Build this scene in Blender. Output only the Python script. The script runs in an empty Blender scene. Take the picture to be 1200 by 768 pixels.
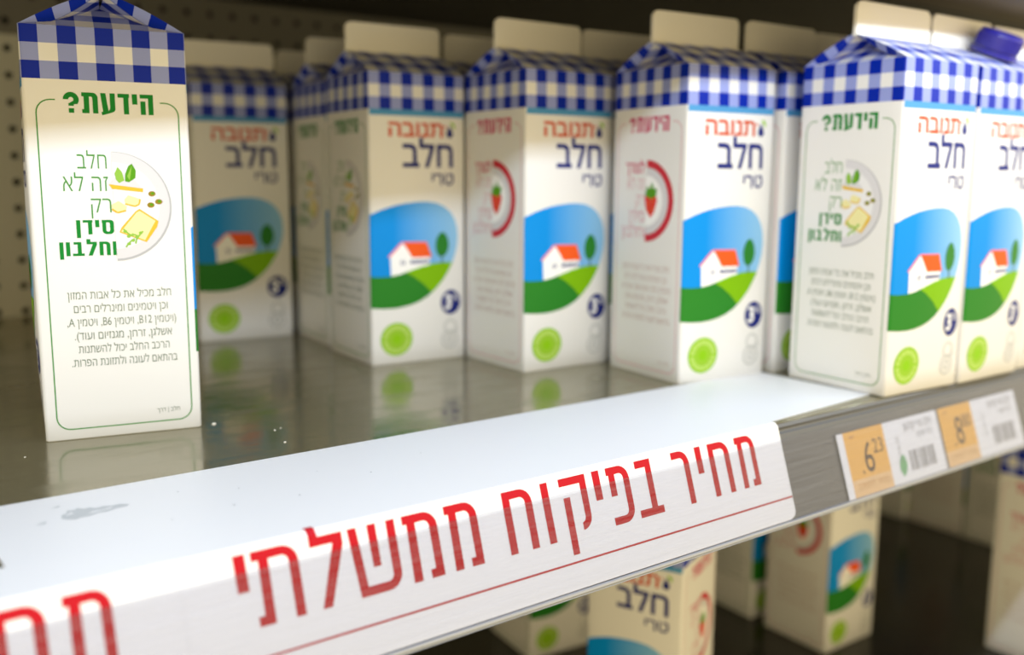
import bpy, bmesh, math, random
from mathutils import Vector, Matrix
from mathutils.geometry import tessellate_polygon
C = bpy.context.scene.collection
S = bpy.context.scene
R = math.radians
random.seed(4)

# ------------------------------------------------------------------ camera, light, exposure
YAW, PITCH, ROLL = R(37.0946), R(8.916), R(0.356)
CAM = Vector((-0.5532, -0.3030, 0.1247))
F_PX = 1136.67
cy, sy, cp, sp = math.cos(YAW), math.sin(YAW), math.cos(PITCH), math.sin(PITCH)
fwd = Vector((sy*cp, cy*cp, -sp)); rt = Vector((cy, -sy, 0)); up = rt.cross(fwd)
cr, sr = math.cos(ROLL), math.sin(ROLL)
r2 = rt*cr + up*sr; u2 = up*cr - rt*sr
cam = bpy.data.cameras.new('camera'); camo = bpy.data.objects.new('camera', cam); C.objects.link(camo)
m = Matrix((r2, u2, -fwd)).transposed().to_4x4(); m.translation = CAM
camo.matrix_world = m
cam.sensor_fit = 'HORIZONTAL'; cam.sensor_width = 36; cam.lens = F_PX/1200*36
cam.clip_start = .01
cam.dof.use_dof = True; cam.dof.focus_distance = .425; cam.dof.aperture_fstop = 4.5
S.camera = camo
S.view_settings.view_transform = 'Standard'; S.view_settings.look = 'None'
S.view_settings.gamma = 1; S.view_settings.exposure = 0.0; S.view_settings.use_curve_mapping = False
w = bpy.data.worlds.new('aisle_fill'); S.world = w; w.use_nodes = True
WN, WL = w.node_tree.nodes, w.node_tree.links
# unseen aisle: warm eye-level band brightened to reach deep cartons, darker above and below
wtc = WN.new('ShaderNodeTexCoord'); wsp = WN.new('ShaderNodeSeparateXYZ'); wab = WN.new('ShaderNodeMath'); wab.operation = 'ABSOLUTE'
wmr = WN.new('ShaderNodeMapRange'); wmr.interpolation_type = 'SMOOTHSTEP'
wmr.inputs[1].default_value = .20; wmr.inputs[2].default_value = .60; wmr.inputs[3].default_value = 1.75; wmr.inputs[4].default_value = .45
WL.new(wtc.outputs['Generated'], wsp.inputs[0]); WL.new(wsp.outputs['Z'], wab.inputs[0]); WL.new(wab.outputs[0], wmr.inputs[0])
WN['Background'].inputs[0].default_value = (1.0, .81, .46, 1)
WL.new(wmr.outputs[0], WN['Background'].inputs[1])
KEY_POWER = 6.6
kl = bpy.data.lights.new('fluorescent_tube', 'AREA'); kl.shape = 'RECTANGLE'
kl.size = 2.4; kl.size_y = .013; kl.energy = KEY_POWER; kl.color = (.66, .79, 1.0)
ko = bpy.data.objects.new('fluorescent_tube', kl); C.objects.link(ko)
ko.location = (-.45, -.19, .3225)
ko.rotation_euler = (Vector((0, .10, .03)) - Vector((0, -.19, .3225))).to_track_quat('-Z', 'Y').to_euler()

# ------------------------------------------------------------------ materials
def lin(c):
    return tuple((v/255/12.92 if v/255 <= .04045 else ((v/255+.055)/1.055)**2.4) for v in c)
MATS = {}
def mat(name, rgb, rough=.5, metal=0, spec=.5, bump=None):
    if name in MATS: return MATS[name]
    m = bpy.data.materials.new(name); m.use_nodes = True
    b = m.node_tree.nodes['Principled BSDF']
    b.inputs['Base Color'].default_value = (*lin(rgb), 1)
    b.inputs['Roughness'].default_value = rough; b.inputs['Metallic'].default_value = metal
    b.inputs['Specular IOR Level'].default_value = spec
    if bump:
        N = m.node_tree.nodes; L = m.node_tree.links
        tc = N.new('ShaderNodeTexCoord'); nz = N.new('ShaderNodeTexNoise'); bp = N.new('ShaderNodeBump')
        nz.inputs['Scale'].default_value = bump[0]; bp.inputs['Strength'].default_value = bump[1]; bp.inputs['Distance'].default_value = .0005
        L.new(tc.outputs['Object'], nz.inputs['Vector']); L.new(nz.outputs[0], bp.inputs['Height']); L.new(bp.outputs[0], b.inputs['Normal'])
    MATS[name] = m
    return m

W = .070; HK = .166; HT = .1893; ZR = .2050; ZT = .2235
CELL = W/9

def gingham():
    m = bpy.data.materials.new('checked_carton_board'); m.use_nodes = True
    N = m.node_tree.nodes; L = m.node_tree.links; b = N['Principled BSDF']
    uv = N.new('ShaderNodeUVMap'); uv.uv_map = 'UVMap'
    sep = N.new('ShaderNodeSeparateXYZ'); L.new(uv.outputs[0], sep.inputs[0])
    def mth(op, a, bb=None):
        n = N.new('ShaderNodeMath'); n.operation = op
        for i, v in enumerate((a, bb)):
            if v is None: continue
            if isinstance(v, (int, float)): n.inputs[i].default_value = v
            else: L.new(v, n.inputs[i])
        return n.outputs[0]
    def even(v):   # 1 where floor(v) is even
        return mth('LESS_THAN', mth('FLOORED_MODULO', v, 2.0), 1.0)
    cu = even(mth('DIVIDE', sep.outputs[0], CELL))
    cv = even(mth('DIVIDE', mth('SUBTRACT', sep.outputs[1], HK), CELL))
    tot = mth('ADD', cu, cv)
    above = mth('GREATER_THAN', sep.outputs[1], HK)
    one = mth('MULTIPLY', mth('GREATER_THAN', tot, .5), above)
    two = mth('MULTIPLY', mth('GREATER_THAN', tot, 1.5), above)
    def mix(f, a, bb):
        n = N.new('ShaderNodeMix'); n.data_type = 'RGBA'; L.new(f, n.inputs[0])
        for i, v in ((6, a), (7, bb)):
            if isinstance(v, tuple): n.inputs[i].default_value = (*lin(v), 1)
            else: L.new(v, n.inputs[i])
        return n.outputs[2]
    c = mix(one, (231, 230, 227), (146, 156, 212)); c = mix(two, c, (0, 36, 160))
    L.new(c, b.inputs['Base Color']); b.inputs['Roughness'].default_value = .4; b.inputs['Specular IOR Level'].default_value = .16
    return m
BOARD = gingham()
def sky_print():
    m = bpy.data.materials.new('printed_sky'); m.use_nodes = True
    N = m.node_tree.nodes; L = m.node_tree.links; b = N['Principled BSDF']
    uv = N.new('ShaderNodeUVMap'); uv.uv_map = 'UVMap'; sep = N.new('ShaderNodeSeparateXYZ'); L.new(uv.outputs[0], sep.inputs[0])
    a = N.new('ShaderNodeMath'); a.operation = 'FLOORED_MODULO'; L.new(sep.outputs[0], a.inputs[0]); a.inputs[1].default_value = 2*W
    d = N.new('ShaderNodeMapRange'); L.new(a.outputs[0], d.inputs[0]); d.inputs[1].default_value = W+.016; d.inputs[2].default_value = 2*W-.006
    mx = N.new('ShaderNodeMix'); mx.data_type = 'RGBA'; L.new(d.outputs[0], mx.inputs[0])
    mx.inputs[6].default_value = (*lin((0, 140, 222)), 1); mx.inputs[7].default_value = (*lin((146, 196, 230)), 1)
    L.new(mx.outputs[2], b.inputs['Base Color']); b.inputs['Roughness'].default_value = .45; b.inputs['Specular IOR Level'].default_value = .14
    return m
SKY = sky_print()
P = lambda n, c: mat('print_'+n, c, .45, 0, .14)
M_STRIPE = P('light_blue', (80, 150, 200)); M_BRAND = P('orange_red', (206, 78, 32)); M_NAVY = P('navy', (32, 42, 118))
M_GRASS = P('grass', (42, 126, 38)); M_GRASSL = P('bright_grass', (124, 180, 8)); M_ROOF = P('roof', (238, 92, 34)); M_PINK = P('roof_edge', (240, 120, 140))
M_PWHITE = P('white', (246, 246, 244)); M_TREE = P('tree', (44, 124, 44)); M_TREED = P('tree_trunk', (52, 84, 50)); M_LIME = P('lime', (150, 196, 50)); M_LIMEP = P('pale_lime', (184, 214, 108))
M_LIMED = P('deep_lime', (140, 198, 20)); M_RING = P('grey_ring', (196, 197, 194)); M_GREEN = P('green_text', (14, 128, 44)); M_GREENL = P('green_line', (74, 142, 66))
M_GREY = P('grey_text', (118, 132, 116)); M_PLATE = P('plate', (214, 212, 214)); M_PLEDGE = P('plate_edge', (176, 176, 178)); M_CREAM = P('cream', (232, 224, 164))
M_YEL = P('yellow', (222, 180, 54)); M_LEAF = P('leaf', (84, 150, 22)); M_LEAFL = P('pale_leaf', (140, 186, 70)); M_NUT = P('pistachio', (146, 122, 30))
M_PTXT = P('pink_title', (200, 66, 104)); M_PLINE = P('pink_line', (216, 160, 168)); M_PPAR = P('pink_grey_text', (196, 172, 166)); M_RARC = P('red_arc', (198, 50, 62)); M_BERRY = P('berry', (220, 58, 40))
M_PLATEI = P('plate_well', (230, 229, 229)); M_GUM = P('shadow_grey', (210, 212, 212)); M_ORANGE = P('orange_mark', (240, 150, 30)); M_OLIVE = P('olive_text', (150, 140, 92)); M_REDM = P('red_mark', (214, 60, 40))
M_FIN = mat('uncoated_fin_board', (238, 234, 222), .5)

# ------------------------------------------------------------------ helpers
def link(name, bm, mats, parent=None, smooth=False):
    me = bpy.data.meshes.new(name)
    bm.to_mesh(me); bm.free()
    if me.uv_layers: me.uv_layers[0].name = 'UVMap'
    for x in (mats if isinstance(mats, (list, tuple)) else [mats]): me.materials.append(x)
    if smooth:
        for p in me.polygons: p.use_smooth = True
    o = bpy.data.objects.new(name, me); C.objects.link(o)
    if parent: o.parent = parent
    return o
def tag(o, label, cat, group=None, kind=None):
    o['label'] = label; o['category'] = cat
    if group: o['group'] = group
    if kind: o['kind'] = kind
    return o
def empty(name, loc=(0, 0, 0), rz=0):
    o = bpy.data.objects.new(name, None); C.objects.link(o); o.location = loc; o.rotation_euler = (0, 0, rz); o.empty_display_size = .02
    return o
def add_box(bm, x0, x1, y0, y1, z0, z1, mi=0):
    v = [bm.verts.new((x, y, z)) for z in (z0, z1) for y in (y0, y1) for x in (x0, x1)]
    for q in ((0, 2, 3, 1), (4, 5, 7, 6), (0, 1, 5, 4), (2, 6, 7, 3), (0, 4, 6, 2), (1, 3, 7, 5)):
        f = bm.faces.new([v[i] for i in q]); f.material_index = mi
def extrude_profile(bm, pts, x0, x1, mi=0, close=True):
    """profile of (y,z) points swept along x"""
    a = [bm.verts.new((x0, y, z)) for y, z in pts]; b = [bm.verts.new((x1, y, z)) for y, z in pts]
    n = len(pts)
    for i in range(n if close else n-1):
        j = (i+1) % n
        f = bm.faces.new((a[i], b[i], b[j], a[j])); f.material_index = mi
    if close:
        bm.faces.new(a[::-1]).material_index = mi; bm.faces.new(b).material_index = mi

LTR = set('0123456789ABCDEFGHIJKLMNOPQRSTUVWXYZ')
def visual(s):
    """right-to-left text as the left-to-right run of glyphs that shows it"""
    s = s[::-1]; out = ''; run = ''
    for ch in s:
        if ch in LTR: run = ch + run
        else:
            out += run; run = ''
            out += {'(': ')', ')': '('}.get(ch, ch)
    return out + run
def text_tris(s, bold=0.0, rtl=True, res=3):
    """outline letters; overlapping contours are filled one by one so none cancel out"""
    c = bpy.data.curves.new('t', 'FONT'); c.body = visual(s) if rtl else s
    o = bpy.data.objects.new('t', c); C.objects.link(o)
    dg = bpy.context.evaluated_depsgraph_get()
    cu = o.evaluated_get(dg).to_curve(dg, apply_modifiers=True)
    loops = []
    for sp_ in cu.splines:
        bp = sp_.bezier_points; n = len(bp); pts = []
        for k in range(n):
            a, b = bp[k], bp[(k+1) % n]
            p0, p1, p2, p3 = a.co, a.handle_right, b.handle_left, b.co
            straight = abs((p1-p0).cross(p3-p0).z)+abs((p2-p0).cross(p3-p0).z) < 1e-5
            for q in range(1 if straight else res):
                t = q/res; u = 1-t
                p = p0*u**3+p1*3*u*u*t+p2*3*u*t*t+p3*t**3; pts.append((p.x, p.y))
        cl = [p for k, p in enumerate(pts) if math.hypot(p[0]-pts[k-1][0], p[1]-pts[k-1][1]) > 1e-4]
        if len(cl) > 2: loops.append(cl)
    o.to_curve_clear() if hasattr(o, 'to_curve_clear') else None
    bpy.data.objects.remove(o); bpy.data.curves.remove(c)
    area = lambda l: sum(l[k-1][0]*l[k][1]-l[k][0]*l[k-1][1] for k in range(len(l)))/2
    def inside(p, l):
        r = False
        for k in range(len(l)):
            (x0, y0), (x1, y1) = l[k-1], l[k]
            if (y0 > p[1]) != (y1 > p[1]) and p[0] < (x1-x0)*(p[1]-y0)/(y1-y0)+x0: r = not r
        return r
    if not loops: return [], []
    holder = {}
    for k, l in enumerate(loops):       # a hole lies in a larger contour that runs the other way
        for q in loops:
            if q is not l and abs(area(q)) > abs(area(l)) and area(q)*area(l) < 0 and inside(l[0], q) and all(inside(p, q) for p in l[::3]): holder[k] = True
    sgn = [(-1 if k in holder else 1)*(1 if area(l) > 0 else -1) for k, l in enumerate(loops)]
    def fatten(l, sg, bold):
        q = []; n = len(l)
        for k in range(n):
            (ax, ay), (bx, by), (cx, cy_) = l[k-1], l[k], l[(k+1) % n]
            d0 = math.hypot(bx-ax, by-ay); d1 = math.hypot(cx-bx, cy_-by)
            n0 = ((by-ay)/d0, -(bx-ax)/d0); n1 = ((cy_-by)/d1, -(cx-bx)/d1)
            den = max(1+n0[0]*n1[0]+n0[1]*n1[1], .5)
            q.append((bx+sg*bold*(n0[0]+n1[0])/den, by+sg*bold*(n0[1]+n1[1])/den))
        return q
    vs, fs = [], []
    for k, l in enumerate(loops):
        if k in holder: continue
        hs = [h for h in holder if inside(loops[h][0], l)]
        b = bold
        for attempt in range(9):        # a weight that makes an outline cross itself is taken back a little
            grp = [fatten(l, sgn[k], b)] + [fatten(loops[h], sgn[h], b) for h in hs]
            tr = tessellate_polygon([[Vector((x, y, 0)) for x, y in g] for g in grp])
            flat = [p for g in grp for p in g]
            got = sum(abs((flat[q][0]-flat[p][0])*(flat[r][1]-flat[p][1])-(flat[r][0]-flat[p][0])*(flat[q][1]-flat[p][1]))/2 for p, q, r in tr)
            want = abs(area(grp[0]))-sum(abs(area(g)) for g in grp[1:])
            if abs(got-want) < .03*want: break
            b *= .8
        b0 = len(vs); vs += flat; fs += [tuple(b0+k_ for k_ in t) for t in tr]
    return vs, fs

class Art:
    """flat coloured shapes in (u, v), layered"""
    def __init__(s): s.items = []          # (verts2d, faces, mat, layer)
    def poly(s, pts, m, layer=0, holes=()):
        loops = [list(pts)] + [list(h) for h in holes]
        flat = [p for l in loops for p in l]
        tr = tessellate_polygon([[Vector((x, y, 0)) for x, y in l] for l in loops])
        s.items.append((flat, [tuple(t) for t in tr], m, layer))
    def ell(s, cx, cy, rx, ry, m, layer=0, n=28, hole=0):
        p = [(cx+rx*math.cos(2*math.pi*i/n), cy+ry*math.sin(2*math.pi*i/n)) for i in range(n)]
        h = [[(cx+rx*hole*math.cos(2*math.pi*i/n), cy+ry*hole*math.sin(2*math.pi*i/n)) for i in range(n)]] if hole else ()
        s.poly(p, m, layer, h)
    def rect(s, x0, y0, x1, y1, m, layer=0): s.poly([(x0, y0), (x1, y0), (x1, y1), (x0, y1)], m, layer)
    def line(s, pts, wd, m, layer=0):
        for (x0, y0), (x1, y1) in zip(pts, pts[1:]):
            d = math.hypot(x1-x0, y1-y0) or 1; nx, ny = -(y1-y0)/d*wd/2, (x1-x0)/d*wd/2
            s.poly([(x0+nx, y0+ny), (x0-nx, y0-ny), (x1-nx, y1-ny), (x1+nx, y1+ny)], m, layer)
    def text(s, t, x0, x1, y0, y1, m, layer=0, bold=0.0, rtl=True, ref=None, rot=0):
        """fitted to the box; ref: string whose height sets y0..y1"""
        vs, fs = text_tris(t, bold, rtl)
        X = [v[0] for v in vs]; rv = text_tris(ref, bold, rtl)[0] if ref else vs; Y = [v[1] for v in rv]
        a, b, c, d = min(X), max(X), min(Y), max(Y)
        q = [(x0+(x-a)/(b-a)*(x1-x0), y0+(y-c)/(d-c)*(y1-y0)) for x, y in vs]
        if rot:
            mx, my = (x0+x1)/2, (y0+y1)/2; k, l = math.cos(rot), math.sin(rot)
            q = [(mx+(x-mx)*k-(y-my)*l, my+(x-mx)*l+(y-my)*k) for x, y in q]
        s.items.append((q, fs, m, layer))
    def moved(s, dx):
        a = Art(); a.items = [([(x+dx, y) for x, y in v], f, m, l) for v, f, m, l in s.items]; return a
    def add_to(s, bm, mats, mapper, ucuts=(), vcuts=(), scale=.001, lift=.00010, step=.00005):
        t = bmesh.new(); lay = t.faces.layers.int.new('lay')
        for v, f, m, l in s.items:
            if m not in mats: mats.append(m)
            mi = mats.index(m)
            vv = [t.verts.new((x*scale, y*scale, l*.01)) for x, y in v]
            for tri in f:
                try: g = t.faces.new([vv[i] for i in tri])
                except ValueError: continue
                g.normal_update()
                if g.normal.z < 0: g.normal_flip()
                g.material_index = mi; g[lay] = l
        for axis, cuts in ((0, ucuts), (1, vcuts)):
            for cval in cuts:
                co = Vector((cval, 0, 0)) if axis == 0 else Vector((0, cval, 0)); no = Vector((1, 0, 0)) if axis == 0 else Vector((0, 1, 0))
                bmesh.ops.bisect_plane(t, geom=t.verts[:]+t.edges[:]+t.faces[:], plane_co=co, plane_no=no, dist=1e-7)
        uvl = bm.loops.layers.uv.verify()
        cache = {}
        for f in t.faces:
            l = f[lay]; nv = []
            for v in f.verts:
                if v.index < 0 or v not in cache:
                    cache[v] = bm.verts.new(mapper(v.co.x, v.co.y, lift+step*l))
                nv.append(cache[v])
            try: g = bm.faces.new(nv)
            except ValueError: continue
            g.material_index = f.material_index
            for lp, v in zip(g.loops, f.verts): lp[uvl].uv = (v.co.x, v.co.y)
        t.free()

def arc(cx, cy, r, a0, a1, n=6):
    return [(cx+r*math.cos(R(a0+(a1-a0)*i/n)), cy+r*math.sin(R(a0+(a1-a0)*i/n))) for i in range(n+1)]

# ------------------------------------------------------------------ store fixture
ANG = R(71.73); CA, SA = math.cos(ANG), math.sin(ANG)
X0, X1, YB = -1.25, 1.35, .627
def steel():
    m = bpy.data.materials.new('scuffed_shelf_steel'); m.use_nodes = True
    N = m.node_tree.nodes; L = m.node_tree.links; b = N['Principled BSDF']
    b.inputs['Base Color'].default_value = (*lin((148, 141, 112)), 1); b.inputs['Metallic'].default_value = .6
    tc = N.new('ShaderNodeTexCoord'); nz = N.new('ShaderNodeTexNoise'); nz.inputs['Scale'].default_value = 28; nz.inputs['Detail'].default_value = 6
    mp = N.new('ShaderNodeMapping'); mp.inputs['Scale'].default_value = (1, 2.2, 1); L.new(tc.outputs['Object'], mp.inputs[0]); L.new(mp.outputs[0], nz.inputs['Vector'])
    rp = N.new('ShaderNodeMapRange'); rp.inputs[1].default_value = .42; rp.inputs[2].default_value = .72; rp.inputs[3].default_value = .11; rp.inputs[4].default_value = .28
    L.new(nz.outputs[0], rp.inputs[0]); L.new(rp.outputs[0], b.inputs['Roughness'])
    bp = N.new('ShaderNodeBump'); bp.inputs['Strength'].default_value = .05; bp.inputs['Distance'].default_value = .002
    L.new(nz.outputs[0], bp.inputs['Height']); L.new(bp.outputs[0], b.inputs['Normal'])
    return m
STEEL = steel()
GREYRAIL = mat('grey_rail_enamel', (106, 107, 108), .42, .1)
RAILTRIM = mat('pale_rail_trim', (168, 172, 180), .3, .3)
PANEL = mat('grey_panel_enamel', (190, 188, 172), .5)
PANEL_SHADE = mat('shaded_panel_enamel', (106, 103, 94), .5)  # shade under the upper shelf, put into the panel colour
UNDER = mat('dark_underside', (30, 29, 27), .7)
BROWN = mat('brown_underside_flange', (78, 64, 46), .6)

# back panel with punched holes
bm = bmesh.new(); PX, PZ, HR = .0220, .0224, .0034
nx0 = -34; nx1 = 64; nz0 = -17; nz1 = 12
for i in range(nx0, nx1):
    for k in range(nz0, nz1):
        cx, cz = -.385+PX*i, .0492+PZ*k
        if cx < -1.1 or cx > 1.0: continue
        sq = []; hl = []
        for j in range(8):
            a = j*math.pi/4; e = max(abs(math.cos(a)), abs(math.sin(a)))
            sq.append(bm.verts.new((cx+PX/2*math.cos(a)/e, YB, cz+PZ/2*math.sin(a)/e))); hl.append(bm.verts.new((cx+HR*math.cos(a), YB, cz+HR*math.sin(a))))
        bk = [bm.verts.new((v.co.x, YB+.003, v.co.z)) for v in hl]
        for j in range(8):
            mi_ = 1 if cz > .245 else 0  # top hole rows get the painted-in shade
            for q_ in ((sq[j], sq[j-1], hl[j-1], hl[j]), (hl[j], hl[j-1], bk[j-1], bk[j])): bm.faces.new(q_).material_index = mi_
bmesh.ops.remove_doubles(bm, verts=bm.verts[:], dist=1e-5)
o = link('wall_back', bm, [PANEL, PANEL_SHADE]); o['kind'] = 'structure'; o['label'] = 'grey perforated back panel behind the cartons'
bm = bmesh.new(); add_box(bm, -1.15, 1.05, YB+.02, YB+.03, -.35, .34)
o = link('wall_behind', bm, UNDER); o['kind'] = 'structure'

LOWSTEEL = mat('dark_shelf_steel', (46, 44, 36), .2, .3, .5)  # lower deck: one even, darker base colour
def shelf(z, label, deck, rail=True):
    root = empty('metal_shelf', (0, 0, z)); tag(root, label, 'shelf', 'shelves of the display case')
    bm = bmesh.new()
    pts = [(.0008, -.0006), (.0014, 0), (YB, 0), (YB, -.02), (.02, -.02), (.004, -.012)]
    extrude_profile(bm, pts, X0, X1); link('deck', bm, deck, root)
    bm = bmesh.new(); add_box(bm, X0, X1, .02, YB-.002, -.0225, -.0202); link('underside', bm, UNDER, root)
    if rail:
        bm = bmesh.new()
        f = lambda s, o: (-CA*s - SA*o, -SA*s + CA*o)
        prof = [f(.0004, .0), f(.0022, .0004), f(.0034, -.0012), f(.0046, -.0012), f(.0056, .0), f(.0484, .0), f(.0484, -.006), f(.004, -.008)]
        extrude_profile(bm, prof, X0, X1); link('price_rail', bm, GREYRAIL, root)
        bm = bmesh.new()
        extrude_profile(bm, [f(.0484, .0010), f(.0489, .0018), f(.0498, .0018), f(.0502, .001), f(.0508, .0012), f(.0511, .0002), f(.0506, -.004), f(.0484, -.004)], X0, X1)
        link('rail_lip', bm, RAILTRIM, root)
    return root
RF = lambda s, o: (-CA*s - SA*o, -SA*s + CA*o)
shelf(0, 'grey metal shelf carrying the red-lettered price strip', STEEL)
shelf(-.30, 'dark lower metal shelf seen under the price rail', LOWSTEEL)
# the shelf above: deep flange at its front, dark recess behind it
root = empty('metal_shelf', (0, 0, .305)); tag(root, 'dark shelf above the cartons, only its underside showing', 'shelf', 'shelves of the display case')
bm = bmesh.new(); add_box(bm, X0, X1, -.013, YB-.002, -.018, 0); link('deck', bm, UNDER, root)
bm = bmesh.new(); add_box(bm, X0, X1, -.013, .052, -.071, -.0185); link('front_flange', bm, BROWN, root)

def glyph(ch, t=3.5, b=3.3, k=1.0):
    """condensed sans letter: list of outlines in mm, baseline 0, height 25"""
    H = 25
    if ch == 'ה':
        w = 14.0*k; return w, [[(0, H), (w, H), (w, 0), (w-t, 0), (w-t, H-b), (0, H-b)], [(.4, H-b-3.6), (.4+t, H-b-3.6), (.4+t, 0), (.4, 0)]]
    if ch == 'ד':
        w = 12.0*k; return w, [[(0, H), (w, H), (w, H-b), (w-.8, H-b), (w-.8, 0), (w-.8-t, 0), (w-.8-t, H-b), (0, H-b)]]
    if ch == 'ע':
        w = 15.0*k; return w, [[(0, H), (t, H), (t+2.6, 3.6), (w-t-.4, 5.5), (w-t, 8), (w-t, H), (w, H), (w, 7)] + arc(w-5, 6.6, 5, 0, -70) + [(1.2, -2), (.2, 1.6), (2.4, 2.6)]]
    if ch == 'ן':
        w = t+.2; return w, [[(0, H), (w, H), (w, -6), (.2, -6)]]
    if ch == 'ס':
        w = 15.0*k; ins = [(t+.6, H-b), (w-t-2, H-b)] + arc(w-t-2, H-b-2, 2, 90, 0)[1:] + arc(w-t-2.5, b+2.5, 2.5, 0, -90) + arc(t+3, b+2.5, 2.5, -90, -180)
        oo = [(0, H), (w-5, H)] + arc(w-5, H-5, 5, 90, 0) + arc(w-6, 6, 6, 0, -90) + arc(6.6, 6, 6, -90, -180) + [(.5, H-b), (0, H-b)]
        x_ = (w/2)
        L_ = [(x_, H), (0, H), (0, H-b), (.6, H-b)] + arc(6.6, 6, 6, 180, 270) + [(x_, 0), (x_, b)] + arc(t+3, b+2.5, 2.5, 270, 180) + [(t+.6, H-b), (x_, H-b)]
        R_ = [(x_, H), (w-5, H)] + arc(w-5, H-5, 5, 90, 0) + arc(w-6, 6, 6, 0, -90) + [(x_, 0), (x_, b)] + arc(w-t-2.5, b+2.5, 2.5, -90, 0) + arc(w-t-2, H-b-2, 2, 0, 90) + [(x_, H-b)]
        return w, [L_, R_]
    if ch == '?':
        w = 16.0*k; r_ = w/2
        return w, [arc(r_, H-r_, r_, 180, -35, 14) + [(r_+3.0, 10.2), (r_+3.0, 8.4), (r_-3.0, 8.4), (r_-3.0, 11.2)] + arc(r_, H-r_, max(r_-t, 1.6), -40, 180, 10), [(r_-3, 0), (r_+3, 0), (r_+3, 5.4), (r_-3, 5.4)]]
    if ch == 'ח':
        w = 14.0*k; return w, [[(0, 0), (0, H), (w-6, H)] + arc(w-6, H-6, 6, 90, 0) + [(w, 0), (w-t, 0), (w-t, H-5.6)] + arc(w-t-2.4, H-b-2.3, 2.4, 0, 90) + [(t, H-b), (t, 0)]]
    if ch == 'ר':
        w = 11.0; return w, [[(0, H), (w-6, H)] + arc(w-6, H-6, 6, 90, 0) + [(w, 0), (w-t, 0), (w-t, H-5.6)] + arc(w-t-2.4, H-b-2.3, 2.4, 0, 90) + [(0, H-b)]]
    if ch == 'י': return t+.3, [[(0, H), (t+.2, H), (t+.3, 12.4), (.3, 12.4)]]
    if ch == 'ו': return t+.3, [[(0, H), (t+.2, H), (t+.3, 0), (.2, 0)]]
    if ch == 'ב':
        w = 14.6*k; return w, [[(1.4, H), (w-3.7, H), (w-3.6, b), (w, b), (w, 0), (0, 0), (0, b), (w-3.7-t, b), (w-3.7-t, H-b), (1.4, H-b)]]
    if ch == 'פ':
        w = 13.0; return w, [[(0, H), (w-6, H)] + arc(w-6, H-6, 6, 90, 0) + arc(w-6, 6, 6, 0, -90) + [(.4, 0), (.4, b), (w-t-2.8, b)] + arc(w-t-2.4, b+2.4, 2.4, -90, 0) + [(w-t, H-5.6)] + arc(w-t-2.4, H-b-2.3, 2.4, 0, 90) + [(4.7, H-b), (4.7, 12.4), (1.2, 12.4), (1.2, H-b), (0, H-b)]]
    if ch == 'ק':
        w = 14.6; return w, [[(0, H), (w, H), (w, 7.5)] + arc(w-5.5, 7.5, 5.5, 0, -75) + [(w-5.4, 1.9), (w-5.4, 5.0)] + arc(w-t-2.0, 7.4, 2.2, -70, 0) + [(w-t, H-b), (0, H-b)], [(1.3, 16.8), (1.3+t, 16.8), (1.3+t, -7), (1.3, -7)]]
    if ch == 'מ':
        w = 14.4; return w, [[(0, H), (w-6, H)] + arc(w-6, H-6, 6, 90, 0) + [(w, 0), (w-5.6, 0), (w-5.6, b), (w-t, b), (w-t, H-5.6)] + arc(w-t-2.4, H-b-2.3, 2.4, 0, 90) + [(1.7+t, H-b), (1.5+t, 0), (1.3, 0), (1.7, H-b), (0, H-b)]]
    if ch == 'ש':
        w = 19.0; return w, [[(0, H), (t, H), (t+1.5, b), (w-t-2.8, b)] + arc(w-t-2.4, b+2.4, 2.4, -90, 0) + [(w-t, H), (w, H)] + arc(w-6, 6, 6, 0, -90) + [(1.8, 0)], [(7.8, H), (7.8+t, H), (7.8+t, 9.6), (8.2, 9.6)]]
    if ch == 'ל':
        w = 13.0*k; return w, [[(0, 30), (t, 30), (t, H), (w, H), (w, H-b-1), (1.9+t, 0), (1.7, 0), (w-.5-t, H-b), (0, H-b)]]
    if ch == 'ת':
        w = 16.4*k; return w, [[(0, H), (w-6, H)] + arc(w-6, H-6, 6, 90, 0) + [(w, 0), (w-t, 0), (w-t, H-5.6)] + arc(w-t-2.4, H-b-2.3, 2.4, 0, 90) + [(2.4+t, H-b), (2.2+t, 0), (0, 0), (0, b), (2.2, b), (2.4, H-b), (0, H-b)]]
def word(a, txt, x0, x1, y0, y1, m, layer=0, t=6.0, b=4.8, k=1.12, gap=3.2):
    """set a right-to-left word in the drawn letters, fitted between x0..x1, letter body y0..y1"""
    x = 0; parts = []
    for ch in txt[::-1]:
        w, outs = glyph(ch, t, b, k); parts.append((x, outs)); x += w+gap
    tot = x-gap
    for xo, outs in parts:
        for p in outs: a.poly([(x0+(xo+px)/tot*(x1-x0), y0+py/25*(y1-y0)) for px, py in p], m, layer)

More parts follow.
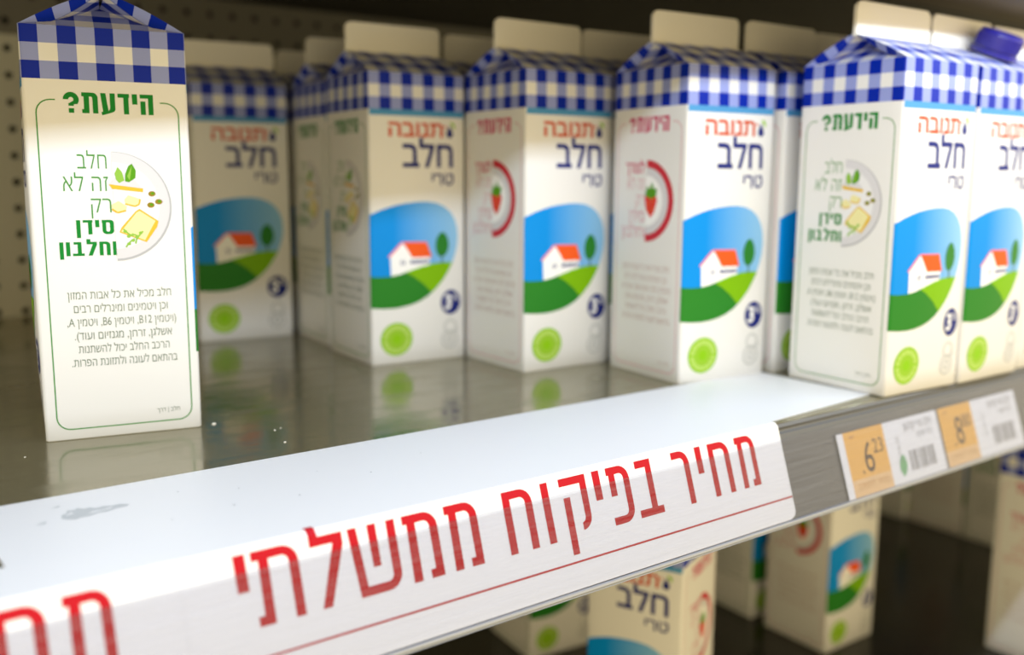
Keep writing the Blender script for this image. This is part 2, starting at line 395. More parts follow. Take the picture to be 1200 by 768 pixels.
# ------------------------------------------------------------------ carton artwork
def front_art():
    a = Art()
    a.rect(0.4, 162.2, 69.6, 166, M_STRIPE)
    a.text('תנובה', 13.5, 53, 149, 158.2, M_BRAND, bold=.022, ref='תנובה')
    a.ell(54.6, 156, .9, .9, M_BRAND)
    # drop-and-leaf mark beside the brand word
    a.poly([(55.6, 151.5), (56.2, 153.4), (58.2, 157.0), (60.2, 153.4), (60.9, 151.2), (60, 149.4), (58.2, 148.9), (56.4, 149.4)], M_NAVY)
    a.poly([(58.4, 158.6), (60.6, 159.2), (62.4, 157.2), (62.2, 154.0), (60.9, 155.8)], M_LIME)
    a.text('חלב', 23, 60.5, 129.5, 144.6, M_NAVY, ref='ח', bold=.020)
    a.text('טרי', 44, 61, 117.8, 125.8, M_NAVY, ref='ט', bold=.018)
    oval = [(-.9, 98.8), (2.5, 100.2), (7, 102), (12, 103.6), (18, 105.2), (25, 106.4), (33, 107.2), (40, 107.3), (47, 106.4), (53, 104.2), (58, 100.6), (61.5, 95.8), (63.6, 90), (64.2, 84), (63.6, 77.5), (61.9, 71.6), (59.6, 66.2)]
    low = [(56.5, 60.8), (52, 54.6), (46, 48.6), (40, 44.2), (34, 41.2), (28, 39.3), (21, 38), (15, 37.5), (8, 37.6), (-.9, 38.4)]
    a.poly(oval+low, SKY)
    hill = [(-.9, 59.2), (6, 58.6), (13, 58.8), (20, 60), (28, 62.4), (36, 64.6), (44, 66.2), (52, 66.8), (59.7, 66.2)]
    a.poly(hill[::-1][::-1] + low, M_GRASS, 1)
    a.poly([(24, 61), (28, 62.4), (36, 64.6), (44, 66.2), (52, 66.8), (59.7, 66.2), (56.5, 60.8), (52, 54.6), (46, 48.6), (43.5, 46.7), (37, 53), (30, 58)], M_GRASSL, 2)
    a.poly([(13.2, 72.2), (13.8, 58.9), (20, 60), (28, 62.4), (36, 64.6), (41.6, 65.6), (41.6, 71.6), (28.6, 71.6), (22.2, 80.4)], M_PWHITE, 2)
    a.poly([(22.2, 80.9), (39.6, 80.5), (43.4, 70.6), (28.8, 70.8)], M_ROOF, 3)
    a.line([(12.2, 71.4), (21.6, 80.9)], 1.3, M_PINK, 3); a.line([(22.0, 81.0), (39.6, 80.6)], .7, M_PINK, 4)
    for k in range(6): a.rect(27.6+2.3*k, 66.6, 29.2+2.3*k, 69.0, M_NAVY, 3)
    a.rect(20.6, 66, 21.4, 69.2, M_NAVY, 3); a.rect(22.6, 66, 23.4, 69.2, M_NAVY, 3)
    a.rect(50.9, 65.6, 51.9, 72, M_TREED, 3)
    a.poly([(46.6, 75), (46.2, 79), (47.2, 83), (49.4, 86), (51.6, 87), (53.9, 86), (56, 82.6), (56.8, 78.4), (56, 74.4), (53.6, 71.2), (50.4, 70.4), (47.8, 72)], M_TREE, 3)
    a.ell(58.4, 39.2, 7.8, 8.4, M_NAVY, 1)
    a.text('3', 53.4, 59.0, 34.2, 44.6, M_PWHITE, 2, bold=.03, rtl=False); a.text('%', 59.8, 64.2, 40.2, 44.6, M_PWHITE, 2, rtl=False)
    a.ell(17.6, 16.8, 11.6, 11.2, M_LIME, 1); a.ell(17.6, 16.8, 9.6, 9.3, M_LIMEP, 2, hole=.72); a.ell(17.6, 16.8, 3.2, 3.2, M_LIMED, 2)
    for k in range(14):
        t = 2*math.pi*k/14; a.ell(17.6+8.2*math.cos(t), 16.8+8*math.sin(t), .75, .75, M_LIME, 3, n=6)
    a.rect(6.2, 16.2, 11.5, 17.4, M_LIMED, 3); a.rect(23.6, 16.2, 28.6, 17.4, M_LIMED, 3)
    a.ell(57.6, 13.4, 6.6, 6.4, M_RING, 1, hole=.78); a.ell(58.2, 22.4, 5.2, 5.0, M_RING, 1, hole=.76); a.ell(57.6, 13.4, 3.2, 3.2, M_RING, 1, hole=.5); a.line([(60.6, 17), (64, 19.6), (62.4, 22.4)], .9, M_RING, 1)
    return a
def frame_line(a, m):
    r = 6; l, rr, b, t = 5.2, 65.6, 5.2, 157
    pts = [(13.2, t), (l+r, t)] + arc(l+r, t-r, r, 90, 180) + arc(l+r, b+r, r, 180, 270) + arc(rr-r, b+r, r, 270, 360) + arc(rr-r, t-r, r, 0, 90) + [(57.6, t)]
    a.line(pts, .55, m)
PAR = ['חלב מכיל את כל אבות המזון', 'וכן ויטמינים ומינרלים רבים', '(ויטמין B12, ויטמין B6, ויטמין A,', 'אשלגן, זרחן, מגנזיום ועוד).', 'הרכב החלב יכול להשתנות', 'בהתאם לעונה ולתזונת הפרות.']
PARW = [(13, 58.4), (15.4, 56.6), (12.2, 60.2), (15, 58), (16.4, 56.6), (13.2, 60)]
def paragraph(a, m):
    for k, (t, (x0, x1)) in enumerate(zip(PAR, PARW)):
        z = 66.4-6.35*k
        a.text(t, x0, x1, z+.3, z+3.6, m, ref='ח')
    a.text('חלב | דרך', 49.5, 60, 9.8, 11.6, m, ref='ח')
def green_side():
    a = Art()
    frame_line(a, M_GREENL)
    word(a, 'הידעת?', 16.4, 54.6, 151.4, 160.6, M_GREEN)
    X = lambda x: 34.2+(x-378)*.0715
    Z = lambda y: 134-(y-75)*.0772
    for t, x0, x1, z0, z1, b in (('חלב', 20.6, 33.0, 126.6, 133.0, -.008), ('זה לא', 14.2, 33.2, 116.4, 123.0, -.008), ('רק', 25.4, 34.0, 106.6, 113.0, -.008), ('סידן', 18.6, 34.6, 96.6, 103.2, .04), ('וחלבון', 11.0, 35.4, 86.8, 93.2, .04)):
        if b > 0: word(a, t, x0, x1, z0, z1, M_GREEN, t=5.2, b=4.4, k=1.05)
        else: a.text(t, x0, x1, z0, z1, M_GREENL, bold=b, ref='ח')
    c = (35.4, 109.6)
    a.poly(arc(c[0], c[1]-.4, 25.2, -90, 90, 24), M_PLEDGE, 0); a.poly(arc(c[0]-.2, c[1], 24.6, -90, 90, 24), M_PLATE, 1)
    a.poly([(c[0]-.2, c[1]+20)] + arc(c[0]-.2, c[1], 20, -90, 90, 20)[::-1][1:], M_PLATEI, 2)
    g = lambda pts: [(X(x), Z(y)) for x, y in pts]
    a.poly(g([(368, 262), (440, 190), (500, 210), (575, 290), (570, 300)]), M_PLATE, 3)
    a.poly(g([(368, 262), (575, 288), (572, 310), (385, 290)]), M_YEL, 4)
    a.poly(g([(405, 200), (425, 160), (450, 190), (462, 240), (430, 255), (412, 235)]), M_LEAFL, 5)
    a.poly(g([(470, 200), (490, 155), (512, 140), (535, 180), (530, 225), (490, 250), (466, 245)]), M_LEAF, 5)
    a.poly(g([(480, 215), (512, 150), (495, 240)]), M_LEAFL, 6)
    a.poly(g([(375, 385), (420, 362), (470, 395), (462, 420), (410, 432), (378, 410)]), M_CREAM, 3); a.line(g([(378, 410), (410, 432), (462, 420)]), .8, M_YEL, 4)
    a.poly(g([(455, 355), (480, 328), (552, 350), (545, 382), (520, 395), (460, 380)]), M_CREAM, 3); a.line(g([(460, 380), (520, 395), (545, 382), (552, 352)]), .7, M_YEL, 4)
    for x, y in ((627, 320), (617, 388), (667, 368)):
        a.ell(X(x), Z(y), 1.7, 1.3, M_NUT, 3, n=10); a.ell(X(x)+.3, Z(y)+.2, .8, .6, M_LEAF, 4, n=8)
    a.poly(g([(545, 410), (660, 485), (650, 520), (580, 612), (545, 600), (415, 550), (430, 520), (520, 425)]), M_YEL, 3)
    a.poly(g([(545, 422), (640, 484), (570, 600), (425, 545), (525, 432)]), M_CREAM, 4)
    for p in ([(440, 530), (470, 560), (500, 575)], [(450, 640), (475, 610), (505, 590)], [(490, 560), (530, 575), (560, 545)], [(510, 620), (520, 590), (545, 560)]):
        a.line(g(p), .7, M_LEAFL, 5)
    for x, y in ((450, 545), (470, 575), (520, 580), (545, 555), (470, 620), (495, 600)): a.ell(X(x), Z(y), .9, .7, M_LEAFL, 6, n=8)
    paragraph(a, M_GREY)
    return a
def red_side():
    a = Art()
    frame_line(a, M_PLINE)
    word(a, 'הידעת?', 16.4, 54.6, 151.4, 160.6, M_PTXT)
    for t, x0, x1, z0, z1, b in (('לצורך', 14, 33, 126.6, 133.0, .02), ('זה לא', 16, 33.2, 116.4, 123.0, -.008), ('רק', 25.4, 34.0, 106.6, 113.0, -.008), ('סידן', 18.6, 34.6, 96.6, 103.2, 0), ('וחלבון', 11.0, 35.4, 86.8, 93.2, 0)):
        a.text(t, x0, x1, z0, z1, M_PTXT if b > 0 else M_PLINE, bold=b, ref='ח')
    c = (35.4, 109.6)
    a.poly(arc(c[0], c[1], 25, -90, 90, 24), M_RARC, 0); a.poly(arc(c[0], c[1], 20.4, -90, 90, 24), M_PLATE, 1); a.poly(arc(c[0], c[1], 15.5, -90, 90, 20), M_PWHITE, 2)
    a.poly([(34.4, 112), (36, 104), (40, 99.5), (43.5, 103), (46, 110), (44.6, 114), (40, 115.4), (36, 114.6)], M_BERRY, 3)
    a.poly([(34.6, 113), (36.4, 119), (39, 117), (41, 121.4), (43, 117), (46, 117.6), (44.8, 112.6), (40, 111)], M_LEAF, 4)
    for x, y in ((38, 108), (41.5, 110), (40, 104), (43, 106)): a.ell(x, y, .4, .6, M_YEL, 4, n=6)
    paragraph(a, M_PPAR)
    return a
RC = .0016
def wrap_pos(u, z, off, bf=.0024, bs=.0012):
    f = math.floor(u/W + 1e-9); t = u - f*W; f %= 4
    t = min(max(t, 0), W)
    ph = 0; x = t; d = 0
    if t < RC:
        ph = R(45)*(1-t/RC); x = RC-RC*math.sin(ph); d = -(RC-RC*math.cos(ph)); nx = -math.sin(ph)
    elif t > W-RC:
        ph = R(45)*(1-(W-t)/RC); x = W-RC+RC*math.sin(ph); d = -(RC-RC*math.cos(ph)); nx = math.sin(ph)
    else: nx = 0
    zz = min(max(z/HT, 0), 1)
    d += (bf if f in (1, 3) else bs)*math.sin(math.pi*t/W)*math.sin(math.pi*zz**.85)**.9
    x += nx*off; d += math.cos(ph)*off
    h = W/2
    return [(-h-d, h-x, z), (x-h, -h-d, z), (h+d, x-h, z), (h-x, h+d, z)][f]
def cuts():
    us = []
    for f in range(4):
        us += [f*W, f*W+RC*.5, f*W+RC] + [f*W+RC+(W-2*RC)*k/9 for k in range(1, 9)] + [f*W+W-RC, f*W+W-RC*.5]
    return us, [HT*k/14 for k in range(1, 14)]
UC, VC = cuts()
def body_mesh(arts):
    bm = bmesh.new(); uvl = bm.loops.layers.uv.verify(); mats = [BOARD]
    us = UC; zs = [0, .0006] + VC + [HT]
    grid = []
    for zi, z in enumerate(zs):
        row = []
        for u in us:
            p = Vector(wrap_pos(u, z, 0))
            if zi == 0: p.x *= .985; p.y *= .985
            row.append(bm.verts.new(p))
        grid.append(row)
    n = len(us)
    for k in range(len(zs)-1):
        for i in range(n):
            j = (i+1) % n
            f = bm.faces.new((grid[k][i], grid[k][j], grid[k+1][j], grid[k+1][i])); f.smooth = True
            ua, ub = us[i], (us[j] if j else 4*W)
            for lp, q in zip(f.loops, ((ua, zs[k]), (ub, zs[k]), (ub, zs[k+1]), (ua, zs[k+1]))): lp[uvl].uv = q
    bm.faces.new([grid[0][i] for i in range(n)][::-1])
    for f, a in enumerate(arts):
        if a: a.moved(f*W*1000).add_to(bm, mats, lambda u, v, o: wrap_pos(u % (4*W), v, o), [c for c in UC if f*W-.004 <= c <= (f+1)*W+.004] + ([-.0008] if f == 0 else []), VC)
    return bm, mats
FA = front_art()
def make_gable_bm():
    bm = bmesh.new(); uvl = bm.loops.layers.uv.verify(); h = W/2; tf = .0013
    def face(pts, uvs):
        f = bm.faces.new([bm.verts.new(p) for p in pts])
        for lp, q in zip(f.loops, uvs): lp[uvl].uv = q
        return f
    e = .0003
    sl = math.hypot(h-tf, ZR-HT)
    N = 8
    for sgn, f0 in ((-1, 1), (1, 3)):                       # front and back roof panels
        for k in range(N):
            a, b = k/N, (k+1)/N
            # the sheet rolls over the eave before it runs straight up
            def pt(t, s):
                roll = .0012*math.sin(math.pi*min(t*1.0, 1))
                y = (h-e)*(1-t)+tf*t; return (s*(h-.0002), sgn*(y), HT+(ZR-HT)*t+roll)
            q = [pt(a, sgn*1), pt(a, -sgn*1), pt(b, -sgn*1), pt(b, sgn*1)]
            if sgn == -1: q = [pt(a, -1), pt(a, 1), pt(b, 1), pt(b, -1)]; uu = (f0*W, f0*W+W)
            else: q = [pt(a, 1), pt(a, -1), pt(b, -1), pt(b, 1)]; uu = (f0*W, f0*W+W)
            face(q, [(uu[0], HT+sl*a), (uu[1], HT+sl*a), (uu[1], HT+sl*b), (uu[0], HT+sl*b)])
    for sd, f0 in ((-1, 0), (1, 2)):                        # gussets tucked under each end
        X = lambda x: sd*(h-x)
        A = (X(.021), 0, ZR-.0045)
        face([(X(.0004), h*-1*sd*-1, HT), (X(.0004), -h*-1*sd*-1, HT), A][::1], [(f0*W, HT), (f0*W+W, HT), (f0*W+W/2, HT+.026)])
        for sg in (-1, 1):
            for k in range(N):
                a, b = k/N, (k+1)/N
                def pq(t):
                    y = sg*((h-e)*(1-t)+tf*t); z = HT+(ZR-HT)*t+.0012*math.sin(math.pi*t)
                    s = math.sin(math.pi*(t*.85+.12))
                    return (X(.0002), y, z), (X(.0014+.0030*s), y*(1-.06*s), z-.0044*s-.0003)
                (p0, q0), (p1, q1) = pq(a), pq(b)
                base = f0*W; uu = lambda k: base + (W-k if sg == sd else k)
                face([p0, p1, q1, q0], [(uu(.0006), HT+sl*a), (uu(.0006), HT+sl*b), (uu(.0062), HT+sl*b), (uu(.0062), HT+sl*a)])
                face([q0, q1, A], [(uu(.0062), HT+sl*a), (uu(.0062), HT+sl*b), (uu(.032), HT+.026)])
    bmesh.ops.recalc_face_normals(bm, faces=bm.faces[:])
    return bm
def make_fin_bm():
    bm = bmesh.new(); h = W/2 - .0003; t = .0012; r = .0042
    prof = [(-h, ZR-.0012), (h, ZR-.0012), (h, ZR+.002)] + [(x, z) for x, z in arc(h-r, ZT-r, r, 0, 90)] + [(x, z) for x, z in arc(-h+r, ZT-r, r, 90, 180)] + [(-h, ZR+.002)]
    a = [bm.verts.new((x, -t, z)) for x, z in prof]; b = [bm.verts.new((x, t, z)) for x, z in prof]
    fa = bm.faces.new(a); fb = bm.faces.new(b[::-1]); n = len(prof)
    for i in range(n): bm.faces.new((a[i], b[i], b[(i+1) % n], a[(i+1) % n])[::-1])
    # crimped seal bands, pressed slightly proud
    for z0, z1 in ((ZR+.0052, ZR+.0064), (ZR+.0084, ZR+.0094)):
        add_box(bm, -h+.001, h-.001, -t-.00012, t+.00012, z0, z1)
    bmesh.ops.recalc_face_normals(bm, faces=bm.faces[:])
    return bm

GS, RS = green_side(), red_side()
bmB, matsB = body_mesh([GS, FA, RS, FA])
proto = empty('milk_carton')
link('body', bmB, matsB, proto)
link('gable_top', make_gable_bm(), BOARD, proto)
link('top_fin', make_fin_bm(), M_FIN, proto)

def place(o, x, y, yaw, z=0, turned=False):
    """x, y: the front-left foot as it stands; yaw in degrees"""
    a = R(yaw); ex = Vector((math.cos(a), math.sin(a), 0)); ey = Vector((-math.sin(a), math.cos(a), 0))
    o.location = Vector((x, y, z)) + (ex+ey)*W/2
    o.rotation_euler = (0, 0, a + (math.pi if turned else 0))
first = [True]
def carton(label, x, y, yaw, z=0, turned=False, group='milk cartons on the upper shelf', src=None):
    src = src or proto
    if first[0] and src is proto: o = proto; first[0] = False
    else:
        o = src.copy(); C.objects.link(o)
        for ch in src.children:
            c = ch.copy(); C.objects.link(c); c.parent = o
    place(o, x, y, yaw, z, turned)
    tag(o, label, 'milk carton', group)
    return o
# the carton turned sideways at the left
L = carton('white milk carton turned sideways, standing alone, half plate of cheese facing out', 0, 0, 0)
a = R(-11.5); ex = Vector((math.cos(a), math.sin(a), 0)); ey = Vector((-math.sin(a), math.cos(a), 0))
L.location = Vector((-.4617, .178, 0)) + (ex+ey)*W/2; L.rotation_euler = (0, 0, a+math.pi/2)
UPG = 'milk cartons on the upper shelf'
carton('milk carton standing far back right beside the sideways carton, front fully in view', -.3075, .4070, -8.5)
carton('foremost milk carton with green side panel, second from the sideways carton', -.2490, .2511, -4.3)
carton('milk carton directly behind the green-sided one, only its green side panel showing', -.2376, .3352, -5.4)
carton('milk carton deepest in the green-sided row, just a strip of blue sky showing', -.2245, .4225, -8.6)
carton('milk carton with strawberry side panel standing on the bare steel behind the white paper', -.1808, .1767, -1.9, 0, True)
carton('cream fin of a carton showing in the gap left of the farther strawberry carton', -.1650, .2600, -2.9, 0, True)
carton('milk carton with strawberry side panel standing at the rear edge of the white paper', -.1263, .0941, -6.0, 0, True)
carton('cream fin of a carton peeking out between the two strawberry-sided cartons', -.1050, .1800, -2.9, 0, True)
carton('milk carton squeezed between the strawberry carton and the corner carton with green side', -.0480, .0850, -1.2, 0, True)
carton('carton fin just visible behind the top of the green-sided corner carton', .0300, .0900, -2, 0, True)
carton('milk carton with green side panel at the shelf edge, standing over the price labels', -.0563, .0008, -3.2, .0005)
c6 = carton('milk carton with a dark blue screw cap on its sloping top', .0182, -.0030, -.6)
# lower shelf
LOW = 'milk cartons on the lower shelf'; ZL = -.30
carton('lower carton half hidden below the price strip, green disc at its foot', -.0545, .3270, -6, ZL, False, LOW)
carton('lower carton turned at an angle so its front and strawberry side both show', -.1180, .1815, -67, ZL, False, LOW)
carton('lower carton with strawberry side panel and house picture below the strip end', .1660, .1784, -1.5, ZL, True, LOW)
carton('lower carton behind the strawberry-sided one, pale green panel in view', .1685, .2640, -2.9, ZL, False, LOW)
carton('lower carton at the right edge of the picture, only its side panel in view', .2955, .0314, -2.9, ZL, True, LOW)
names = ['second', 'third', 'fourth', 'fifth']
for k in range(5):
    carton('dark carton beside the empty lower lane, ' + ('nearest to the shelf edge' if k == 0 else names[k-1] + ' from the shelf edge'), .545+(.004 if k % 2 else 0), .186+.0725*k, -2+k*.7, ZL, bool(k % 2), LOW)

# screw cap of the capped carton
def lathe(bm, prof, n=36, mi=0):
    rings = [[bm.verts.new((r*math.cos(2*math.pi*i/n), r*math.sin(2*math.pi*i/n), z)) for i in range(n)] for r, z in prof]
    for a, b in zip(rings, rings[1:]):
        for i in range(n): bm.faces.new((a[i], a[(i+1) % n], b[(i+1) % n], b[i])).material_index = mi
    bm.faces.new(rings[-1]).material_index = mi; bm.faces.new(rings[0][::-1]).material_index = mi
bm = bmesh.new()
lathe(bm, [(.0150, 0), (.0150, .0012), (.0138, .0016), (.0138, .0030)])
for i in range(36):
    t = 2*math.pi*i/36
    b2 = bmesh.new(); add_box(b2, .0128, .01385, -.00045, .00045, .0040, .0116)
    bmesh.ops.rotate(b2, verts=b2.verts[:], matrix=Matrix.Rotation(t, 3, 'Z')); me = bpy.data.meshes.new('t'); b2.to_mesh(me); b2.free(); bm.from_mesh(me); bpy.data.meshes.remove(me)
lathe(bm, [(.0134, .0034), (.0134, .0120), (.0130, .0132), (.0120, .0138), (.0100, .0138), (.0096, .0134)])
cap = link('screw_cap', bm, mat('navy_plastic', (44, 40, 140), .28), c6)
sl = math.atan2(ZR-HT, W/2)
cap.location = (.0138, -.0140, HT+(ZR-HT)*.80); cap.rotation_euler = (sl, 0, 0)

# a different carton beyond the capped one
a7 = Art(); a7.rect(.6, 162, 69.4, 166, M_REDM); a7.rect(12, 44, 26, 58, M_ORANGE, 1); a7.text('3', 16, 22, 46, 56, M_PWHITE, 2, rtl=False, bold=.02)
for k in range(5): a7.text('חלב טרי מהדרין', 8, 62, 30-5*k, 33-5*k, M_OLIVE, 0, ref='ח')
a7.text('חלב', 20, 60, 110, 128, M_OLIVE, 0, ref='ח', bold=.02)
bm7, m7 = body_mesh([None, a7, None, None])
c7 = empty('milk_carton'); link('body', bm7, m7, c7); link('gable_top', make_gable_bm(), BOARD, c7); link('top_fin', make_fin_bm(), M_FIN, c7)
place(c7, .0940, -.0010, -1); tag(c7, 'carton with an orange square and olive print beyond the capped carton', 'milk carton', UPG)

# ------------------------------------------------------------------ white paper and the red-lettered strips
PAPER = mat('white_paper', (246, 246, 246), .45); LGREYD = mat('dust_grey', (150, 152, 150), .8); TORN = mat('torn_paper_grey', (206, 209, 209), .7); REDINK = mat('red_ink', (190, 16, 34), .5, 0, .2)
bm = bmesh.new()
top = [(-.62, .0925), (-.0550, .0925), (-.0550, .0110), (-.16, .0035), (-.5042, .0035), (-.5052, .0500), (-.62, .0510)]
lo = [bm.verts.new((x, y, .00005)) for x, y in top]; hi = [bm.verts.new((x, y, .00035)) for x, y in top]
bm.faces.new(hi); bm.faces.new(lo[::-1])
for i in range(len(top)): bm.faces.new((hi[i], lo[i], lo[(i+1) % len(top)], hi[(i+1) % len(top)]))
bmesh.ops.recalc_face_normals(bm, faces=bm.faces[:]); bmesh.ops.triangulate(bm, faces=[f for f in bm.faces if len(f.verts) > 4])
sheet = link('paper_sheet', bm, PAPER); tag(sheet, 'plain white paper sheet lying along the front of the steel shelf', 'paper sheet')
bm = bmesh.new(); ta = Art()
ta.poly([(-480, 64.5), (-479.2, 68), (-477.2, 69.6), (-476.4, 72.4), (-474, 71.6), (-472.6, 73.2), (-470.6, 70.8), (-468.6, 71.2), (-467, 69), (-464, 69.8), (-461.6, 68.4), (-458.4, 68.6), (-455.6, 66.2), (-457, 64.6), (-461, 64.4), (-464.4, 62.6), (-467, 63.4), (-471, 61.6), (-474, 61.8), (-476, 60.6), (-478.6, 62.2)], TORN)
ta.poly([(-471.5, 63.6), (-468.6, 66.2), (-465.4, 65.6), (-461.4, 67), (-463, 64.9), (-467.5, 64.6)], PAPER, 1); ta.poly([(-478.6, 66.2), (-475.6, 69.4), (-475, 67.4)], PAPER, 1)
tm = []; ta.add_to(bm, tm, lambda u, v, o: (u, v, .00036+o)); link('torn_scuff', bm, tm, sheet)['label'] = 'grey torn scuff'
def speck(fn):
    b_ = bmesh.new(); t_ = Art(); fn(t_); m_ = []; t_.add_to(b_, m_, lambda u, v, o: (u, v, .00036+o)); link('speck', b_, m_, sheet)
speck(lambda t_: t_.poly([(-489, 63), (-485, 64.4), (-486, 61.8)], TORN)); speck(lambda t_: t_.poly([(-481, 78), (-477, 80), (-478, 78)], TORN))
for x, y, r in ((-424, 42, .5), (-415, 60, .35), (-399, 38, .45), (-436, 70, .4), (-380, 62, .3), (-362, 48, .4), (-448, 40, .35), (-330, 60, .3)): speck(lambda t_: t_.ell(x, y, r, r*.8, LGREYD, 1, n=7))

SLOTS = [('מ', -189.6, -175.8), ('ח', -208.8, -194.6), ('י', -217.7, -213.6), ('ר', -233.6, -222.6), ('ב', -258.2, -243.5), ('פ', -274.2, -261.2), ('י', -282.2, -278.0), ('ק', -300.9, -286.2), ('ו', -310.7, -306.8), ('ח', -330.6, -316.0), ('מ', -358.3, -343.6), ('מ', -376.9, -362.0), ('ש', -399.4, -380.0), ('ל', -414.4, -401.6), ('ת', -435.8, -419.0), ('י', -441.9, -437.6)]
def rail_map(u, s, o):       # s: metres down from the fold (negative: on top of the shelf)
    if s < -.0006: return (u, -s, .0007+o)
    if s < .0012:            # the bend over the shelf edge
        k = (s+.0006)/.0018
        y0, z0 = .0006, .0007+o; y1, z1 = RF(.0012, .0009+o)
        return (u, y0+(y1-y0)*k, z0+(z1-z0)*k)
    y, z = RF(s, .0009+o); return (u, y, z)
def strip(dx, xl, xr, label, lift=0.0):
    bm = bmesh.new(); rc = .0045
    ss = [-.0267, -.018, -.009, -.0006, .0003, .0012, .008, .02, .035, .0440, .0454, .0468, .0480]
    for side in (0,):
        rows = []
        for s in ss:
            cut = 0
            if s > .0480-rc: cut = rc - math.sqrt(max(rc*rc-(s-(.0480-rc))**2, 0))
            xs = [xl+dx, (xl+xr)/2+dx, xr+dx-cut]
            rows.append([(Vector(rail_map(x, s, lift))) for x in xs])
        tv = [[bm.verts.new(p) for p in r] for r in rows]
        for a, b in zip(tv, tv[1:]):
            for i in range(2): bm.faces.new((a[i], b[i], b[i+1], a[i+1]))
    o = link('price_strip', bm, PAPER)
    md = o.modifiers.new('thickness', 'SOLIDIFY'); md.thickness = .00018; md.offset = -1
    tag(o, label, 'sign strip', 'regulated price strips')
    bm = bmesh.new(); a = Art()
    for ch, x0, x1 in SLOTS:
        w, outs = glyph(ch)
        for p in outs: a.poly([(x0+dx*1000+x*(x1-x0)/w, -(27.0-y)) for x, y in p], REDINK)
    a.rect(xl*1000+dx*1000+1, -37.5, xr*1000+dx*1000-.3, -36.7, REDINK)
    ms = []
    a.add_to(bm, ms, lambda u, v, o_: rail_map(u, -v, lift+o_), [], [-.0012, .0006], lift=.00008)
    link('red_lettering', bm, ms, o)
    return o
strip(0, -.4600, -.1548, 'white price strip with the whole red lettered phrase and red underline')
strip(-.3053, -.4640, -.1548, 'white price strip with two red letters showing in the lower left corner', .00022)

# clear plastic cover of the price rail
def plastic():
    m = bpy.data.materials.new('clear_rail_plastic'); m.use_nodes = True
    N = m.node_tree.nodes; L = m.node_tree.links; N.remove(N['Principled BSDF'])
    tr = N.new('ShaderNodeBsdfTransparent'); tr.inputs[0].default_value = (.87, .88, .92, 1)
    gl = N.new('ShaderNodeBsdfGlossy'); gl.inputs['Roughness'].default_value = .16
    df = N.new('ShaderNodeBsdfDiffuse'); df.inputs[0].default_value = (.8, .82, .86, 1)
    lw = N.new('ShaderNodeLayerWeight'); lw.inputs[0].default_value = .5
    fr = N.new('ShaderNodeMapRange'); fr.inputs[1].default_value = .25; fr.inputs[2].default_value = 1; fr.inputs[3].default_value = .015; fr.inputs[4].default_value = .14; L.new(lw.outputs['Facing'], fr.inputs[0])
    m1 = N.new('ShaderNodeMixShader'); m2 = N.new('ShaderNodeMixShader')
    tc = N.new('ShaderNodeTexCoord'); mp = N.new('ShaderNodeMapping'); mp.inputs['Scale'].default_value = (6, 260, 260)
    nz = N.new('ShaderNodeTexNoise'); nz.inputs['Scale'].default_value = 3; nz.inputs['Detail'].default_value = 4
    L.new(tc.outputs['Object'], mp.inputs[0]); L.new(mp.outputs[0], nz.inputs['Vector'])
    rp = N.new('ShaderNodeMapRange'); rp.inputs[1].default_value = .35; rp.inputs[2].default_value = .8; rp.inputs[3].default_value = .0; rp.inputs[4].default_value = .05
    L.new(nz.outputs[0], rp.inputs[0]); L.new(rp.outputs[0], m1.inputs[0])
    L.new(tr.outputs[0], m1.inputs[1]); L.new(df.outputs[0], m1.inputs[2])
    L.new(fr.outputs[0], m2.inputs[0]); L.new(m1.outputs[0], m2.inputs[1]); L.new(gl.outputs[0], m2.inputs[2])
    L.new(m2.outputs[0], N['Material Output'].inputs[0])
    return m
PLAST = plastic()
bm = bmesh.new()
extrude_profile(bm, [RF(.0080, .0022), RF(.0080, .0025), RF(.0482, .0025), RF(.0482, .0022)], X0, X1)
cover = link('rail_cover', bm, PLAST); tag(cover, 'clear scratched plastic cover running along the price rail', 'plastic cover')

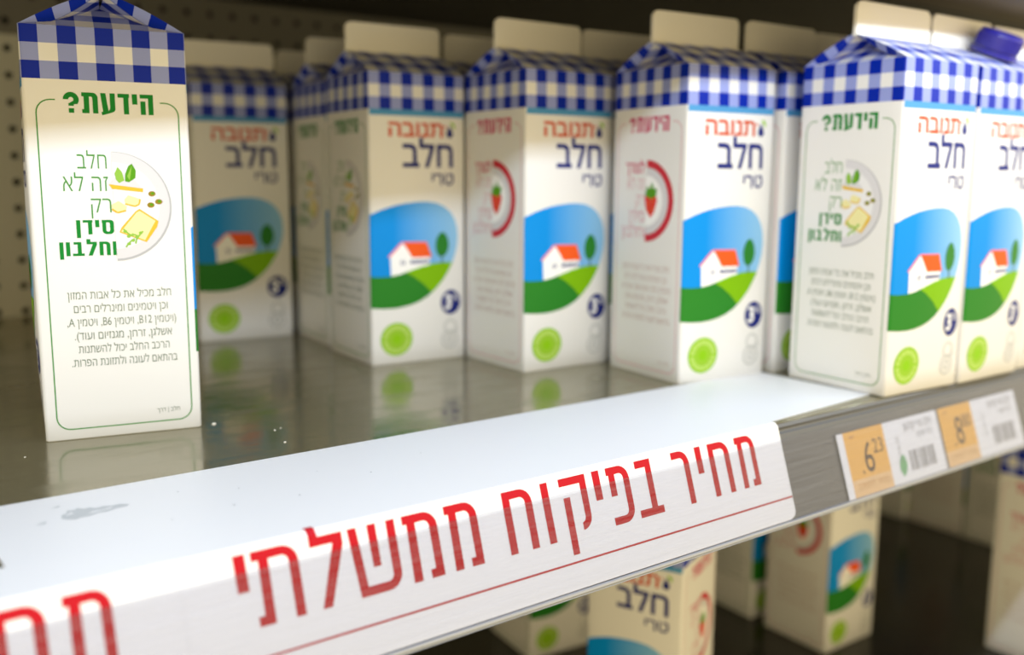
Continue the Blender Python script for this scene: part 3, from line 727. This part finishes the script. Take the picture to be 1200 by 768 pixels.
# ------------------------------------------------------------------ shelf price labels
LAB_W = mat('label_white', (240, 241, 243), .5); LAB_O = mat('label_orange', (238, 182, 96), .5); LAB_P = mat('label_pale_orange', (236, 196, 146), .5); INK = mat('label_ink', (74, 56, 60), .5); LGREY = mat('label_grey_ink', (176, 178, 182), .5)
LMID = mat('label_mid_ink', (132, 132, 138), .5); LGRN = mat('label_green', (112, 180, 130), .5); LOR = mat('label_orange_ink', (198, 150, 96), .5)
def price_label(x, wd, big, small, leaf, label):
    s0, s1 = .0130, .0482; h = (s1-s0)*1000
    mp = lambda u, v, o: (u, *RF(s1-v, .0011+o))
    bm = bmesh.new()
    pts = [(0, s0), (wd, s0), (wd, s1), (0, s1)]
    fr = [bm.verts.new((x+p, *RF(s, .0012))) for p, s in pts]; bk = [bm.verts.new((x+p, *RF(s, .0009))) for p, s in pts]
    bm.faces.new(fr); bm.faces.new(bk[::-1])
    for i in range(4): bm.faces.new((fr[i], bk[i], bk[(i+1) % 4], fr[(i+1) % 4]))
    bmesh.ops.recalc_face_normals(bm, faces=bm.faces[:])
    o = link('price_label', bm, LAB_W); tag(o, label, 'price label', 'price labels on the rail')
    a = Art(); X = x*1000; e = 5.5 if leaf else 0
    a.rect(X+e, 9, X+e+37, h, LAB_O); a.rect(X+e, 0, X+e+37, 9, LAB_P)
    a.text(big, X+e+15, X+e+23.5, 11.2, 28, INK, 1, bold=-.0, rtl=False); a.text(small, X+e+24.5, X+e+34, 20.5, 28.4, INK, 1, rtl=False)
    a.rect(X+e+11.4, 11.2, X+e+12.6, 13, INK, 1)
    a.text('מחיר ליחידה', X+e+5, X+e+33, 3.2, 6.6, LOR, 1, ref='ח'); a.rect(X+e+5, 31.4, X+e+9.5, 32.6, LOR, 1)
    q = X+e+37
    a.text('חלב טרי קרטון', q+20, X+wd*1000-7, 28.2, 32, LMID, 1, ref='ח'); a.text('3% שומן', q+32, X+wd*1000-8, 23, 26, LGREY, 1, ref='ח')
    a.text('26/05/20', q+4, q+19, 17.2, 20, LGREY, 1, rtl=False, rot=math.pi/2)
    bx = q+20
    random.seed(7)
    while bx < X+wd*1000-9:
        b = random.choice((.5, .8, 1.2)); a.rect(bx, 5, bx+b, 16.5, LMID, 1); bx += b+random.choice((.6, .9, 1.3))
    if leaf: a.poly([(q+11, 3), (q+14.5, 5.4), (q+16.4, 9.6), (q+15.4, 14), (q+13, 15.6), (q+9.6, 12.4), (q+8.6, 7.4)], LGRN, 1)
    bm = bmesh.new(); ms = []
    a.add_to(bm, ms, lambda u, v, o_: (u, *RF(s1-v, .0012+o_)), lift=.00006, step=.00004)
    link('label_print', bm, ms, o)
price_label(-.1100, .0985, '6', '23', True, 'price label with 6 and small 23 on orange, green leaf on its white half')
price_label(-.0095, .0925, '8', '80', False, 'price label without a leaf mark, right of the leaf-marked one')

# crumbs on the steel
for x, y, s in ((-.3716, .1135, .0007), (-.3665, .137, .0005), (-.3625, .139, .0004), (-.4745, .158, .0004), (-.3865, .166, .0010)):
    bm = bmesh.new(); bmesh.ops.create_icosphere(bm, subdivisions=1, radius=s)
    for v in bm.verts: v.co = Vector((v.co.x*random.uniform(.8, 1.5), v.co.y*random.uniform(.7, 1.3), max(v.co.z, -s*.4)*.6 + s*.24))
    o = link('crumb', bm, M_FIN); o.location = (x, y, 0)
    tag(o, 'tiny white crumb lying on the bare steel shelf', 'crumb', 'crumbs on the steel shelf')
